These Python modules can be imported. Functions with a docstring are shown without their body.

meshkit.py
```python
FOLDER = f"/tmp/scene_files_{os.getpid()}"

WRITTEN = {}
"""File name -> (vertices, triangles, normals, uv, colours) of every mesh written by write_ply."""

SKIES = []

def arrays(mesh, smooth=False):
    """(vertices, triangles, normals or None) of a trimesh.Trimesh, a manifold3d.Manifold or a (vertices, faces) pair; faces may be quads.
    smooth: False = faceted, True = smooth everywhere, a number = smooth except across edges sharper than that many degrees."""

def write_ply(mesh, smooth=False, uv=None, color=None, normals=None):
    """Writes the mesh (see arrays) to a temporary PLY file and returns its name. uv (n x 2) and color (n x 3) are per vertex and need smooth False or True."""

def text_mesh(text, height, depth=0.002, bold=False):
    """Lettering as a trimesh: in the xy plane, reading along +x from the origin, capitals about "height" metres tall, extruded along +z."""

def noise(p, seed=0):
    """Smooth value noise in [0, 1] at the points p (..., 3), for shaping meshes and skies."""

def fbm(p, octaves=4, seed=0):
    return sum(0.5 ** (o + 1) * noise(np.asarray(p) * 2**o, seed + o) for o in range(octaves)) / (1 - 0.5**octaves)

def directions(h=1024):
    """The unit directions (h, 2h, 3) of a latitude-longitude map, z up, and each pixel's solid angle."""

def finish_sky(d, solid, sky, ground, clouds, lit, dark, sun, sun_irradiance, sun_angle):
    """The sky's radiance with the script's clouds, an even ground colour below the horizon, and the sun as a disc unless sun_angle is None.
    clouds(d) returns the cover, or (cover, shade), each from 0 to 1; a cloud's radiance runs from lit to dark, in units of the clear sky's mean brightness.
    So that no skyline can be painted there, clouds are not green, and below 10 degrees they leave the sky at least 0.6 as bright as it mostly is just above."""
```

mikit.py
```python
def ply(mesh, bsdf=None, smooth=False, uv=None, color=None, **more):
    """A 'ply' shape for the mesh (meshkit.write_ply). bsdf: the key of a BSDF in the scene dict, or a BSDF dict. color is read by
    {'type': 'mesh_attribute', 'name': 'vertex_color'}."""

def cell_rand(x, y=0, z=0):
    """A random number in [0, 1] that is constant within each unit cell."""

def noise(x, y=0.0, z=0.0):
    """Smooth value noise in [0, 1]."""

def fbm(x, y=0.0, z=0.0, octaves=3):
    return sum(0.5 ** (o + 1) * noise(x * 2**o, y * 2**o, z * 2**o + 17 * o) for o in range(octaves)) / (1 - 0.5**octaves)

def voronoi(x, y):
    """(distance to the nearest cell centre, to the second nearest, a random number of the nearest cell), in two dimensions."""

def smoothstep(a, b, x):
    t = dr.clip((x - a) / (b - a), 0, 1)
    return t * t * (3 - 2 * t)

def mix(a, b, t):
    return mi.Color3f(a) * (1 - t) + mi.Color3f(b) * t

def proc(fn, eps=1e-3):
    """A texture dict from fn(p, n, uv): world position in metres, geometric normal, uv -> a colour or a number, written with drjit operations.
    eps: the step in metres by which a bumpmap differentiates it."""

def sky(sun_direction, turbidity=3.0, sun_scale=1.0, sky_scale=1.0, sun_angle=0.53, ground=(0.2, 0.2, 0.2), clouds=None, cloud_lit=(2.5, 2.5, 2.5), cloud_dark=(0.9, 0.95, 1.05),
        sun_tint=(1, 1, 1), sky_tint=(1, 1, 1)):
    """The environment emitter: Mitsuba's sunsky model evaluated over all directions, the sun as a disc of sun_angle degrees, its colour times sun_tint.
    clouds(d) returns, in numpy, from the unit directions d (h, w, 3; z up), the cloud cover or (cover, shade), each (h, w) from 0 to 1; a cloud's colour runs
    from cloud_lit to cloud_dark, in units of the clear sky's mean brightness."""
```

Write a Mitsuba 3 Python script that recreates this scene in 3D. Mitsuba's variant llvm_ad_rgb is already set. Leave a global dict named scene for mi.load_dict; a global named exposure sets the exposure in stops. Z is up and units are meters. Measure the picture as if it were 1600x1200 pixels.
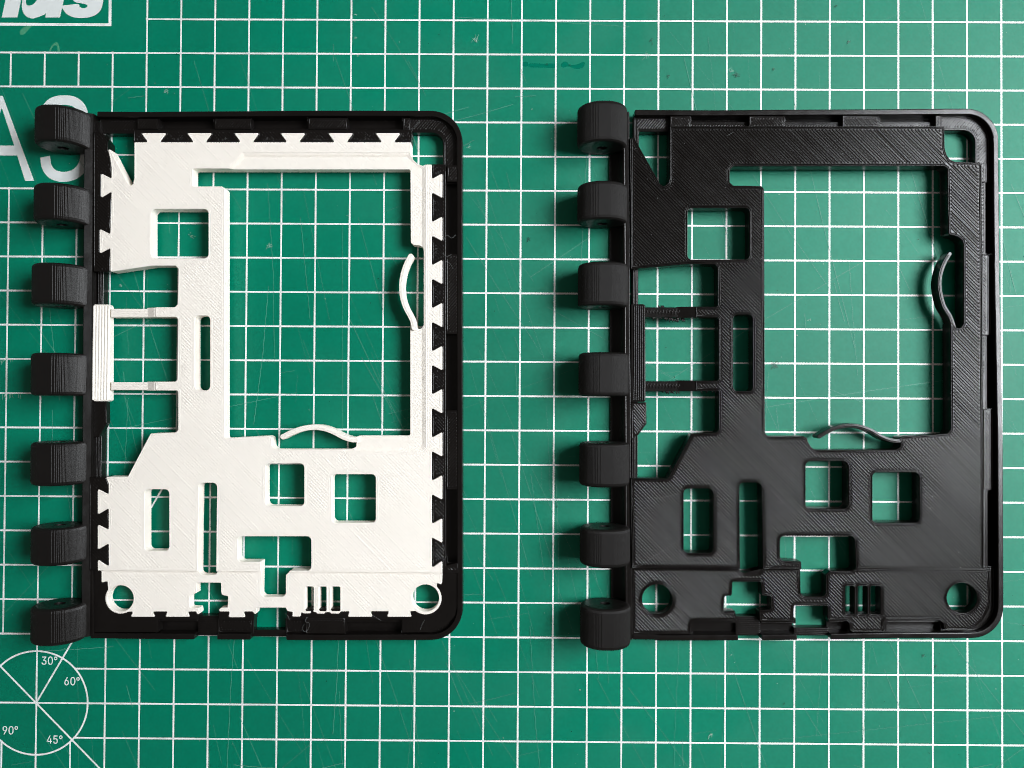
import math, random
import numpy as np, trimesh, mitsuba as mi, drjit as dr
import mapbox_earcut as earcut
from shapely.geometry import Polygon, MultiPolygon, LineString, box, Point
from shapely.ops import unary_union
import mikit, meshkit
from mikit import proc, noise, fbm, smoothstep, mix

# ------------------------------------------------------------------ camera, light, exposure
# All lengths below are written in millimetres and turned into metres when a mesh is made (MM).
MM = 0.001
scene, labels = {'type': 'scene'}, {}
T = mi.ScalarTransform4f
CAMERA = dict(pos=(-1.201,0.961,224.183), fwd=(-0.004731,0.011486,-0.999923), up=(-0.006012,0.999916,0.011514))
_o = np.array(CAMERA['pos']) * MM
scene['camera'] = {'type': 'perspective', 'fov': 2 * math.degrees(math.atan(800 / 1202)), 'fov_axis': 'x',
                   'near_clip': 0.01, 'far_clip': 20.0,
                   'to_world': T().look_at(origin=_o.tolist(), target=(_o + np.array(CAMERA['fwd'])).tolist(), up=list(CAMERA['up'])),
                   'film': {'type': 'hdrfilm', 'width': 1024, 'height': 768}}
exposure = 0.75
# soft room light from all round, and the window to the right of the table
scene['room_light'] = {'type': 'constant', 'radiance': {'type': 'rgb', 'value': [0.082, 0.075, 0.069]}}
WIN = np.array([0.63, 0.14, 0.65]); WAIM = np.array([0.03, 0.0, 0.0])
scene['window'] = {'type': 'rectangle',
                   'to_world': T().look_at(origin=WIN.tolist(), target=WAIM.tolist(), up=[0, 0, 1]) @ T().scale([0.24, 0.20, 1]),
                   'emitter': {'type': 'area', 'radiance': {'type': 'rgb', 'value': [14.2, 14.7, 15.2]}}}
labels['window'] = {'kind': 'structure'}

# ------------------------------------------------------------------ materials
def bsdf(name, d):
    scene[name] = {'type': 'twosided', 'bsdf': d}

def mat_colour(p, n, uv):
    big = fbm(p.x * 22, p.y * 22, 3.0, 3)
    fine = noise(p.x * 1800, p.y * 1800, 0.0)
    lo, hi = mi.Color3f(0.0002, 0.300, 0.186), mi.Color3f(0.0005, 0.368, 0.236)
    return mix(lo, hi, dr.clip(0.5 + (big - 0.5) * 1.0 + (fine - 0.5) * 0.35, 0, 1))
def mat_smudge(p, n, uv):
    return smoothstep(0.35, 0.65, fbm(p.x * 45 + 7, p.y * 45, 1.0, 3) + 0.06 * noise(p.x * 1500, p.y * 1500, 2.0))
def vinyl(alpha, k):
    return {'type': 'roughplastic', 'distribution': 'beckmann', 'alpha': alpha, 'int_ior': 1.5, 'nonlinear': True,
            'diffuse_reflectance': proc(mat_colour), 'specular_reflectance': {'type': 'rgb', 'value': [k, k, k]}}
bsdf('mat_green', {'type': 'blendbsdf', 'weight': proc(mat_smudge), 'a': vinyl(0.25, 0.44), 'b': vinyl(0.31, 0.54)})
def ink_colour(p, n, uv):
    wear = fbm(p.x * 260, p.y * 260, 5.0, 3)
    return mix(mi.Color3f(0.60, 0.66, 0.64), mi.Color3f(0.78, 0.80, 0.79), smoothstep(0.25, 0.55, wear))
bsdf('mat_ink', {'type': 'principled', 'base_color': proc(ink_colour), 'roughness': 0.5, 'specular': 0.4})
bsdf('crossing_ink', {'type': 'principled', 'base_color': {'type': 'rgb', 'value': [0.66, 0.66, 0.65]}, 'roughness': 0.5})
bsdf('big_letter_ink', {'type': 'principled', 'base_color': {'type': 'rgb', 'value': [0.64, 0.68, 0.67]}, 'roughness': 0.5})
bsdf('cut_green', {'type': 'principled', 'base_color': {'type': 'rgb', 'value': [0.10, 0.36, 0.27]}, 'roughness': 0.6})
bsdf('cut_pale', {'type': 'principled', 'base_color': {'type': 'rgb', 'value': [0.42, 0.60, 0.52]}, 'roughness': 0.7})
bsdf('dark_cut', {'type': 'principled', 'base_color': {'type': 'rgb', 'value': [0.004, 0.085, 0.055]}, 'roughness': 0.45})
bsdf('smear_dark', {'type': 'principled', 'base_color': {'type': 'rgb', 'value': [0.0003, 0.135, 0.083]}, 'specular': 0.05, 'roughness': 0.3})  # smear on the mat; base darkened to stand in for the glare it lacks
bsdf('smear_tan', {'type': 'principled', 'base_color': {'type': 'rgb', 'value': [0.05, 0.26, 0.145]}, 'roughness': 0.5})

def plastic_var(p):
    return fbm(p.x * 160, p.y * 160, p.z * 400, 3)
def black_colour(p, n, uv):
    return mix(mi.Color3f(0.0036, 0.0029, 0.0026), mi.Color3f(0.0060, 0.0050, 0.0046), plastic_var(p))
def black_rough(p, n, uv):
    return 0.18 + 0.14 * fbm(p.x * 420, p.y * 420, p.z * 420, 2)
bsdf('black_plastic', {'type': 'principled', 'base_color': proc(black_colour), 'roughness': proc(black_rough), 'specular': 0.31})
def white_colour(p, n, uv):
    return mix(mi.Color3f(0.805, 0.756, 0.682), mi.Color3f(0.82, 0.773, 0.702), plastic_var(p))
bsdf('white_plastic', {'type': 'principled', 'base_color': proc(white_colour), 'roughness': 0.46, 'specular': 0.4})
bsdf('black_rough', {'type': 'principled', 'base_color': proc(black_colour), 'roughness': 0.46, 'specular': 0.30})
bsdf('scuff_glint_black', {'type': 'principled', 'base_color': {'type': 'rgb', 'value': [0.055, 0.055, 0.054]}, 'roughness': 0.4})  # lightened black: paints glints on the frame's strings, also used for seam lines
bsdf('pale_string', {'type': 'principled', 'base_color': {'type': 'rgb', 'value': [0.25, 0.27, 0.27]}, 'roughness': 0.4})

# ------------------------------------------------------------------ helpers
def polys(g):
    if g.is_empty: return []
    if g.geom_type == 'Polygon': return [g]
    return [p for p in getattr(g, 'geoms', []) if p.geom_type == 'Polygon' and p.area > 0.02]
def poly(pts): return Polygon(pts).buffer(0)
def rnd(g, r=0.35, q=5):
    return g.buffer(-r, quad_segs=q).buffer(2 * r, quad_segs=q).buffer(-r, quad_segs=q).simplify(0.012)
def cross2(a, b): return a[:, 0] * b[:, 1] - a[:, 1] * b[:, 0]
def ring_pts(c, step=3.0):
    p = np.asarray(c.coords)[:-1]
    out = []
    for a, b in zip(p, np.roll(p, -1, axis=0)):
        k = max(1, int(np.hypot(*(b - a)) // step))
        out += [a + (b - a) * t / k for t in range(k)]
    return np.array(out)
def offset_ring(p, d):
    """Moves a ring inwards (material on the left of its direction) by d."""
    e = np.roll(p, -1, axis=0) - p
    e /= np.linalg.norm(e, axis=1, keepdims=True) + 1e-12
    n = np.stack([-e[:, 1], e[:, 0]], 1)
    m = n + np.roll(n, 1, axis=0)
    m /= np.maximum((m * m).sum(1, keepdims=True), 0.6) / 2
    return p + m * d
def extrude(g, z0, z1, ch=0.22, bottom=True, low=None):
    """g extruded from z0 to z1 with a rounded upper edge ch wide (and lower edge low wide)."""
    V, F, base = [], [], 0
    from shapely.geometry.polygon import orient
    for P in polys(g):
        P = orient(P, 1.0)
        rings = [ring_pts(P.exterior)] + [ring_pts(i) for i in P.interiors if Polygon(i).area > 0.05]
        prof = [(0, z0)] if not low else [(low, z0), (0.3 * low, z0 + 0.3 * low), (0, z0 + low)]
        prof += [(0, z1 - ch), (0.1 * ch, z1 - 0.56 * ch), (0.42 * ch, z1 - 0.16 * ch), (ch, z1)] if ch else [(0, z1)]
        lev = []
        for d, z in prof:
            lev.append([np.c_[offset_ring(r, d) if d else r, np.full(len(r), z)] for r in rings])
        n = sum(len(r) for r in rings)
        for L in lev: V += L
        for k in range(len(lev) - 1):
            o = 0
            for r in rings:
                m = len(r); i = np.arange(m); j = (i + 1) % m
                a, b = base + k * n + o + i, base + k * n + o + j
                F += [np.c_[a, b, b + n], np.c_[a, b + n, a + n]]
                o += m
        ends = np.cumsum([len(r) for r in rings]).astype(np.uint32)
        top = np.vstack(lev[-1])[:, :2].astype(np.float64)
        t = earcut.triangulate_float64(top, ends).reshape(-1, 3).astype(int)
        ar = cross2(top[t[:, 1]] - top[t[:, 0]], top[t[:, 2]] - top[t[:, 0]])
        t[ar < 0] = t[ar < 0][:, ::-1]
        Q = P.buffer(-ch, join_style='mitre') if ch else P
        if abs(np.abs(ar).sum() / 2 - Q.area) < 0.01 * Q.area + 0.02:
            F.append(t + base + (len(lev) - 1) * n)
            if bottom: F.append(t[:, ::-1] + base)
            extra = 0
        else:       # the inset ring crosses itself somewhere: cap with shapely's own inset
            extra = 0
            for z, R, flip in ((z1, Q, False), (z0, P, True)):
                for q in polys(R):
                    rr = [np.asarray(q.exterior.coords)[:-1]] + [np.asarray(i.coords)[:-1] for i in q.interiors]
                    pp = np.vstack(rr).astype(np.float64)
                    tt = earcut.triangulate_float64(pp, np.cumsum([len(x) for x in rr]).astype(np.uint32)).reshape(-1, 3).astype(int)
                    aa = cross2(pp[tt[:, 1]] - pp[tt[:, 0]], pp[tt[:, 2]] - pp[tt[:, 0]])
                    tt[(aa < 0) != flip] = tt[(aa < 0) != flip][:, ::-1]
                    V.append(np.c_[pp, np.full(len(pp), z)]); F.append(tt + base + n * len(lev) + extra); extra += len(pp)
        base += extra
        base += n * len(lev)
    return trimesh.Trimesh(np.vstack(V) * MM, np.vstack(F), process=False)
CROSS = np.array([-0.5, -0.32, -0.12, 0.12, 0.32, 0.5]); CH = np.array([0, 0.62, 0.97, 0.97, 0.62, 0])
class Beads:
    """Extruded plastic lines: low rounded ridges along polylines."""
    def __init__(s): s.v, s.f, s.n = [], [], 0
    def add(s, p, w, h, z, closed=False, taper=0.3):
        p = np.asarray(p, float)
        if closed:
            d = np.roll(p, -1, axis=0) - np.roll(p, 1, axis=0); k = np.ones(len(p))
        else:
            L = np.linalg.norm(p[-1] - p[0])
            if len(p) == 2:
                e = min(taper, L * 0.3) / L
                p = p[0] + (p[1] - p[0]) * np.array([0, e * 0.35, e, 1 - e, 1 - e * 0.35, 1])[:, None]
                k = np.array([0.05, 0.72, 1, 1, 0.72, 0.05])
            else:
                k = np.ones(len(p)); k[0] = k[-1] = 0.05
            d = np.gradient(p, axis=0)
        d /= np.linalg.norm(d, axis=1, keepdims=True) + 1e-12
        nn = np.stack([-d[:, 1], d[:, 0]], 1)
        q = p[:, None] + nn[:, None] * (CROSS * w)[None, :, None] * np.sqrt(k)[:, None, None]
        zz = np.broadcast_to(np.asarray(z, float), (len(p),))[:, None] + k[:, None] * CH[None] * h
        v = np.concatenate([q, zz[..., None]], -1).reshape(-1, 3)
        m, c = len(p), len(CROSS)
        i = np.arange(m if closed else m - 1); j = (i + 1) % m
        f = [np.c_[i * c + a, i * c + a + 1, j * c + a + 1, j * c + a] for a in range(c - 1)]
        f = np.vstack(f)[:, ::-1] + s.n
        s.v.append(v); s.f += [f[:, [0, 1, 2]], f[:, [0, 2, 3]]]; s.n += len(v)
    def mesh(s): return trimesh.Trimesh(np.vstack(s.v) * MM, np.vstack(s.f), process=False)
def numbered(name):
    if name not in scene: return name
    k = 1
    while f'{name}_{k:03d}' in scene: k += 1
    return f'{name}_{k:03d}'
def part(parent, name, mesh, b, smooth=35, label=None, **lab):
    key = numbered(f'{parent}__{name}')
    scene[key] = mikit.ply(mesh, b, smooth=smooth)
    if label: lab['label'] = label
    if lab: labels[key] = lab
    return key
def hatch(beads, g, z, pitch, w, h, rng, inset=0.95, rings=(0.24, 0.64), ring_w=0.40, angle=-45):
    """The top layer of a print: perimeter lines along the edges, then infill lines at 45 degrees."""
    for P in polys(g):
        for d in rings:
            for R in polys(P.buffer(-d)):
                for c in [R.exterior, *R.interiors]:
                    if c.length > 3: beads.add(ring_pts(c, 2.0), ring_w, h * 1.0, z, closed=True)
        inner = P.buffer(-inset)
        a = math.radians(angle); u = np.array([math.cos(a), math.sin(a)]); n = np.array([-u[1], u[0]])
        for R in polys(inner):
            c = np.asarray(R.exterior.coords)
            lo, hi = (c @ n).min(), (c @ n).max(); l0, l1 = (c @ u).min() - 1, (c @ u).max() + 1
            for k in range(int(lo // pitch), int(hi // pitch) + 2):
                o = k * pitch + rng.uniform(-0.05, 0.05)
                g2 = LineString([u * l0 + n * o, u * l1 + n * o]).intersection(R)
                for s in getattr(g2, 'geoms', [g2]):
                    if s.geom_type == 'LineString' and s.length > 0.5:
                        e = np.asarray(s.coords)
                        beads.add(e[[0, -1]], w * rng.uniform(0.86, 1.12), h * rng.uniform(0.75, 1.15), z + rng.uniform(-0.012, 0.012))
                        for p0, sg in ((e[0], 1), (e[-1], -1)):       # the blob where the line turns back along the edge
                            if s.length > 1.4 and rng.random() < 0.8:
                                beads.add([p0 - u * 0.12 * sg, p0 + u * 0.5 * sg], 0.5, h * 0.8, z + h * 0.55)

def spline(pts, n=8):
    p = np.array(pts, float); q = []
    e = np.vstack([2 * p[0] - p[1], p, 2 * p[-1] - p[-2]])
    for a, b, c, d in zip(e, e[1:], e[2:], e[3:]):
        for t in np.arange(n) / n:
            q.append(0.5 * (2 * b + (c - a) * t + (2 * a - 5 * b + 4 * c - d) * t * t + (3 * b - a - 3 * c + d) * t ** 3))
    return np.array(q + [p[-1]])

# ------------------------------------------------------------------ the cutting mat
G = lambda i, j: ((i - 15) * 10.0, -(j - 11) * 10.0)      # grid cell -> mm
mat = 'cutting_mat'
labels[mat] = {'label': 'green cutting mat with a white centimetre grid and knife marks, lying under both case halves', 'category': 'cutting mat'}
sheet = box(-300, -235, 330, 215).buffer(-6).buffer(6, quad_segs=8)
part(mat, 'sheet', extrude(sheet, -3.0, 0.0, 0.5), 'mat_green', smooth=30)
def flat(quads_or_polys, z):
    V, F, n = [], [], 0
    for g in quads_or_polys:
        for P in polys(g):
            rings = [np.asarray(P.exterior.coords)[:-1]] + [np.asarray(i.coords)[:-1] for i in P.interiors]
            p = np.vstack(rings).astype(np.float64)
            t = earcut.triangulate_float64(p, np.cumsum([len(r) for r in rings]).astype(np.uint32)).reshape(-1, 3).astype(int)
            ar = cross2(p[t[:, 1]] - p[t[:, 0]], p[t[:, 2]] - p[t[:, 0]]); t[ar < 0] = t[ar < 0][:, ::-1]
            V.append(np.c_[p, np.full(len(p), z)]); F.append(t + n); n += len(p)
    return trimesh.Trimesh(np.vstack(V) * MM, np.vstack(F), process=False)
LW = 0.245          # half line width
def seg(i0, j0, i1, j1, hw=LW):
    return LineString([G(i0, j0), G(i1, j1)]).buffer(hw, cap_style='square' if (i0 == i1 or j0 == j1) else 'flat')
vert, hori, cross = [], [], []
spans_v, spans_h = {}, {}
for i in range(-8, 37):
    spans = [(-6, 28)]
    if i < 4: spans = [(1, 2), (5, 28)] if i < 3 else [(1, 28)]
    if i == 0 or i == 2: spans = [(1, 2), (5, 18), (21.118, 28)]
    if i < 0: spans = [(1, 2), (5, 18), (22, 28)]
    spans_v[i] = spans
    vert += [seg(i, a, i, b) for a, b in spans]
for j in range(-6, 29):
    spans = [(4, 36)] if j < 1 else [(-8, 36)]
    if j in (3, 4): spans = [(3, 36)]
    if j in (19, 21): spans = [(2.118, 36)]
    spans_h[j] = spans
    hori += [seg(a, j, b, j) for a, b in spans]
for i, sv in spans_v.items():
    for j, sh in spans_h.items():
        if any(a <= j <= b for a, b in sv) and any(a <= i <= b for a, b in sh):
            x, y = G(i, j); cross.append(box(x - 0.34, y - 0.34, x + 0.34, y + 0.34))
grid = part(mat, 'printed_grid', flat(vert, 0.10), 'mat_ink', smooth=False)
part(grid, 'cross_line', flat(hori, 0.13), 'mat_ink', smooth=False)
part(grid, 'crossing', flat(cross, 0.16), 'crossing_ink', smooth=False, kind='stuff')
cx, cy = G(1, 20)
circ = Point(cx, cy).buffer(15.0 + LW, quad_segs=40).difference(Point(cx, cy).buffer(15.0 - LW, quad_segs=40))
prot = part(mat, 'protractor', flat([circ], 0.16), 'mat_ink', smooth=False, label='white angle circle with degree lines')
def ray(deg, r0, r1):
    a = math.radians(deg)
    return LineString([(cx + r0 * math.sin(a), cy + r0 * math.cos(a)), (cx + r1 * math.sin(a), cy + r1 * math.cos(a))]).buffer(LW)
for z, a, r0, r1 in ((0.19, 30, 0, 75), (0.20, 135, 0, 60), (0.21, -45, 0, 40)):
    part(prot, 'angle_line', flat([ray(a, r0, r1)], z), 'mat_ink', smooth=False)
def lettering(parent, txt, x, y, h, b, bold=False, name='lettering', z=0.05, stretch=1.0):
    m = meshkit.text_mesh(txt, h * MM, depth=0.06 * MM, bold=bold)
    v = np.array(m.vertices); v[:, 0] *= stretch; v[:, 0] += x * MM; v[:, 1] += y * MM; v[:, 2] += z * MM
    return part(parent, name, trimesh.Trimesh(v, m.faces, process=False), b, smooth=False)
for txt, p in (('30°', [(-138.77,-78.93)][0]), ('60°', [(-132.16,-84.82)][0]), ('45°', [(-136.98,-101.75)][0]), ('90°', [(-149.98,-99.17)][0])):
    lettering(prot, txt, p[0], p[1], 2.35, 'mat_ink', stretch=0.86)
glyph_a = poly([(-162.37,62.14),(-159.07,62.16),(-156.91,69.64),(-147.78,69.69),(-145.33,62.22),(-142.67,62.23),(-152.26,87.2),(-154.43,87.19)]).difference(poly([(-156.11,72.57),(-148.67,72.6),(-152.49,83.71)]))
def stroke(pts, w): return LineString(spline(pts)).buffer(w / 2, cap_style='flat', join_style='round', quad_segs=8)
glyph_3 = unary_union([stroke([(-139.82,80.28),(-139.48,83.11),(-137.63,85.28),(-134.62,86.05),(-131.23,85.59),(-129.13,83.72),(-128.54,81.08),(-129.44,78.25),(-131.68,76.54),(-134.31,75.97),(-136,75.96)], 2.85), stroke([(-136,75.96),(-133.18,75.88),(-130.15,75.04),(-128.25,72.98),(-127.65,70.34),(-128.36,66.95),(-130.4,64.49),(-133.77,63.44),(-136.98,64.09),(-138.89,66.15),(-139.59,69.35)], 2.95)])
for k, (g, z) in enumerate(((glyph_a, 0.06), (glyph_3, 0.07))):
    part(mat, 'size_lettering', flat([g], z), 'big_letter_ink', smooth=False)
# boxed bold slanted lettering at the corner
def smooth_poly(pts, n=6):
    p = np.array(pts, float); q = []
    for a, b, c, d in zip(np.roll(p, 1, 0), p, np.roll(p, -1, 0), np.roll(p, -2, 0)):
        for t in np.arange(n) / n:
            q.append(0.5 * (2 * b + (c - a) * t + (2 * a - 5 * b + 4 * c - d) * t * t + (3 * b - a - 3 * c + d) * t ** 3))
    return Polygon(q).buffer(0)
letter_i = poly([(-152.86,110.35),(-148.23,110.37),(-146.02,121.45),(-150.65,121.43)])
letter_i_dot = poly([(-150.2,122.76),(-145.66,122.77),(-145.05,126.18),(-149.58,126.17)])
u_body = smooth_poly([(-143.99,110.1),(-142.48,110.39),(-140.98,110.96),(-139.86,111.63),(-138.75,113.71),(-137.68,118.26),(-136.96,121.48),(-139.42,121.56),(-141.3,121.27),(-141.83,118.24),(-142.37,116.16),(-142.92,115.02),(-143.66,114.26),(-144.6,113.88),(-144.6,113.88),(-145.36,113.97),(-145.74,114.63),(-145.67,116.15),(-145.23,118.61),(-144.7,121.26),(-146.97,121.54),(-146.64,118.22),(-146.88,115.2),(-146.96,113.68),(-146.66,112.17),(-145.69,110.75)])
u_stem = poly([(-140.03,110.4),(-135.69,110.41),(-133.38,121.49),(-137.91,121.47)])
u_full = u_body.union(u_stem)
s_out = smooth_poly([(-134.98,113.91),(-134.78,112.78),(-133.82,111.55),(-132.11,110.62),(-129.84,110.25),(-127.39,110.44),(-125.33,111.11),(-123.84,112.44),(-123.2,114.15),(-123.03,115.66),(-123.7,116.98),(-125.22,117.83),(-126.93,118.3),(-127.88,118.86),(-127.51,119.62),(-126.57,119.81),(-125.81,119.34),(-125.61,118.68),(-121.84,118.98),(-121.86,120.4),(-123.38,121.53),(-126.03,121.99),(-129.04,121.7),(-131.29,120.55),(-132.49,118.47),(-132.47,116.57),(-131.41,115.06),(-129.52,114.6),(-128.2,114.32),(-127.62,113.85),(-128.18,113.28),(-129.13,113.18),(-129.88,113.56),(-130.46,114.4),(-133.1,114.11)])
logo = part(mat, 'boxed_lettering', flat([letter_i, letter_i_dot, u_full], 0.10), 'big_letter_ink', smooth=False)
part(logo, 'lettering', flat([s_out], 0.12), 'big_letter_ink', smooth=False)
fr = [(-120.96,108.33)][0]
part(logo, 'box_line', flat([box(-230, fr[1] - 0.42, fr[0] + 0.42, fr[1] + 0.42)], 0.10), 'mat_ink', smooth=False)
part(logo, 'box_line', flat([box(fr[0] - 0.42, fr[1] + 0.42, fr[0] + 0.42, fr[1] + 40)], 0.10), 'mat_ink', smooth=False)

# knife marks, specks and smears
rng = random.Random(7)
def strip(p, w):
    return LineString(p).buffer(w / 2, cap_style='flat')
cuts, pale, dark = [], [], []
for k in range(330):
    x, y = rng.uniform(-150, 150), rng.uniform(-118, 112)
    if rng.random() < 0.62: a = math.radians(rng.gauss(-68, 9))
    elif rng.random() < 0.5: a = math.radians(rng.gauss(90, 3))
    else: a = math.radians(rng.gauss(8, 14))
    dens = 0.35 + 0.65 * (1 if y < 20 else 0.35)
    if rng.random() > dens: continue
    L = rng.choice([6, 10, 16, 25, 40, 60]) * rng.uniform(0.6, 1.3)
    dx, dy = math.cos(a) * L / 2, math.sin(a) * L / 2
    b = rng.uniform(-0.012, 0.012) * L
    p = [(x - dx, y - dy), (x + b * -math.sin(a), y + b * math.cos(a)), (x + dx, y + dy)]
    w = rng.choice([0.035, 0.05, 0.07, 0.10])
    cuts.append(strip(p, w))
# the long cuts one can make out singly
for (x0, y0), (x1, y1), w in zip([(146.5,8.15),(-76.86,-9.98),(-51.9,-85.98),(-10.61,-3.04),(-64.34,51.85),(-10.09,59.62),(75.24,-98.81),(136.2,-91.87),(7.87,26),(-2.17,-11.37),(-47.48,51.93),(20.38,-52.1),(27.51,14.91),(-22.26,-70.95),(-45.98,-15.38),(99.27,-105.06),(86.33,-97.8),(127.91,-54.11),(-31.52,-76.57),(-63.47,59.36),(-52.14,50.03)],
                              [(-12.5,-0.26),(-71.14,-21.13),(-50.79,-107.23),(3.66,-52.22),(-61.26,21.88),(7.02,11.06),(136.2,-91.87),(146.34,-90.32),(48.05,3.84),(11.09,-52.17),(-39.76,23.87),(23.31,-81.7),(47.12,3.83),(-7.17,-104.1),(-31.11,-7.83),(102.02,-70.01),(88.14,-71.96),(146.4,-52.12),(-28.52,-104.28),(-55.64,21.91),(-51.61,-11.69)], [0.0,0.07,0.06,0.07,0.08,0.06,0.06,0.05,0.07,0.08,0.07,0.06,0.07,0.06,0.06,0.05,0.06,0.05,0.05,0.05,0.06]):
    if w: cuts.append(strip([(x0, y0), (x1, y1)], w))
for k in range(420):
    x, y = rng.uniform(-150, 150), rng.uniform(-118, 112)
    r = rng.choice([0.06, 0.08, 0.1, 0.14]) * rng.uniform(0.7, 1.3)
    (pale if rng.random() < 0.5 else dark).append(Point(x, y).buffer(r, quad_segs=2))
def scribble(lst, x, y, r, n, w):
    for _ in range(n):
        a = rng.uniform(0, math.pi); d = rng.uniform(0.3, 1) * r; ox, oy = rng.uniform(-r, r) * 0.6, rng.uniform(-r, r) * 0.6
        lst.append(strip([(x + ox - d * math.cos(a), y + oy - d * math.sin(a)), (x + ox, y + oy + 0.2 * d), (x + ox + d * math.cos(a), y + oy + d * math.sin(a))], w))
for (x, y), r, n in zip([(-104.16,88.73),(-13.56,104.18),(-73.64,43.54),(-48.72,111.4),(-48.9,109.7),(-48.67,104.61),(36.49,99.67),(61.19,95.63),(-96.17,46.05),(55.81,-97.68),(-116.65,31.69),(-15.23,72.74),(84.28,22.69),(36.65,59.85)], [0.8,1.1,0.9,0.4,0.4,0.4,1.0,0.7,0.8,1.0,0.6,0.8,0.6,0.6], [7,9,7,4,4,4,5,6,4,6,5,4,3,3]):
    scribble(pale, x, y, r, n, 0.05)
for (x, y), r, n in zip([(62.69,94.13),(95.36,104.04),(91.61,114.57),(73.52,96.06),(2.34,45.62),(83.45,-34.05),(74.08,9.58),(117.37,-74.51),(121.06,-77.43),(43.06,93.68),(37.78,103.82),(7.48,97.29),(14.03,96.94),(77.06,-88.66)], [0.9,0.5,0.4,0.5,0.8,0.6,1.2,0.7,0.6,0.5,0.9,0.5,0.5,0.4], [8,5,4,5,6,4,8,4,3,4,3,2,2,2]):
    scribble(dark, x, y, r, n, 0.13)
# chipped ink at the left edge: fine white streaks hanging off two grid lines
for x0, y0, n in [(*q, 7) for q in [(-150.17,10.13),(-147.03,0.05),(-150.41,0.03)]]:
    for _ in range(n):
        x = x0 + rng.uniform(-2.2, 2.2); pale.append(strip([(x, y0), (x + rng.uniform(-0.5, 0.5), y0 - rng.uniform(0.4, 2.0))], 0.06))
def lay(lst, z0, dz=0.0015):
    return trimesh.util.concatenate([flat([g], z0 + dz * (k % 24)) for k, g in enumerate(lst)])
part(mat, 'knife_mark', lay(cuts, 0.20), 'cut_green', smooth=False, kind='stuff')
part(mat, 'scuff_and_glint', lay(pale, 0.25), 'cut_pale', smooth=False, kind='stuff')
part(mat, 'nick', lay(dark, 0.30), 'dark_cut', smooth=False, kind='stuff')
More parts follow.
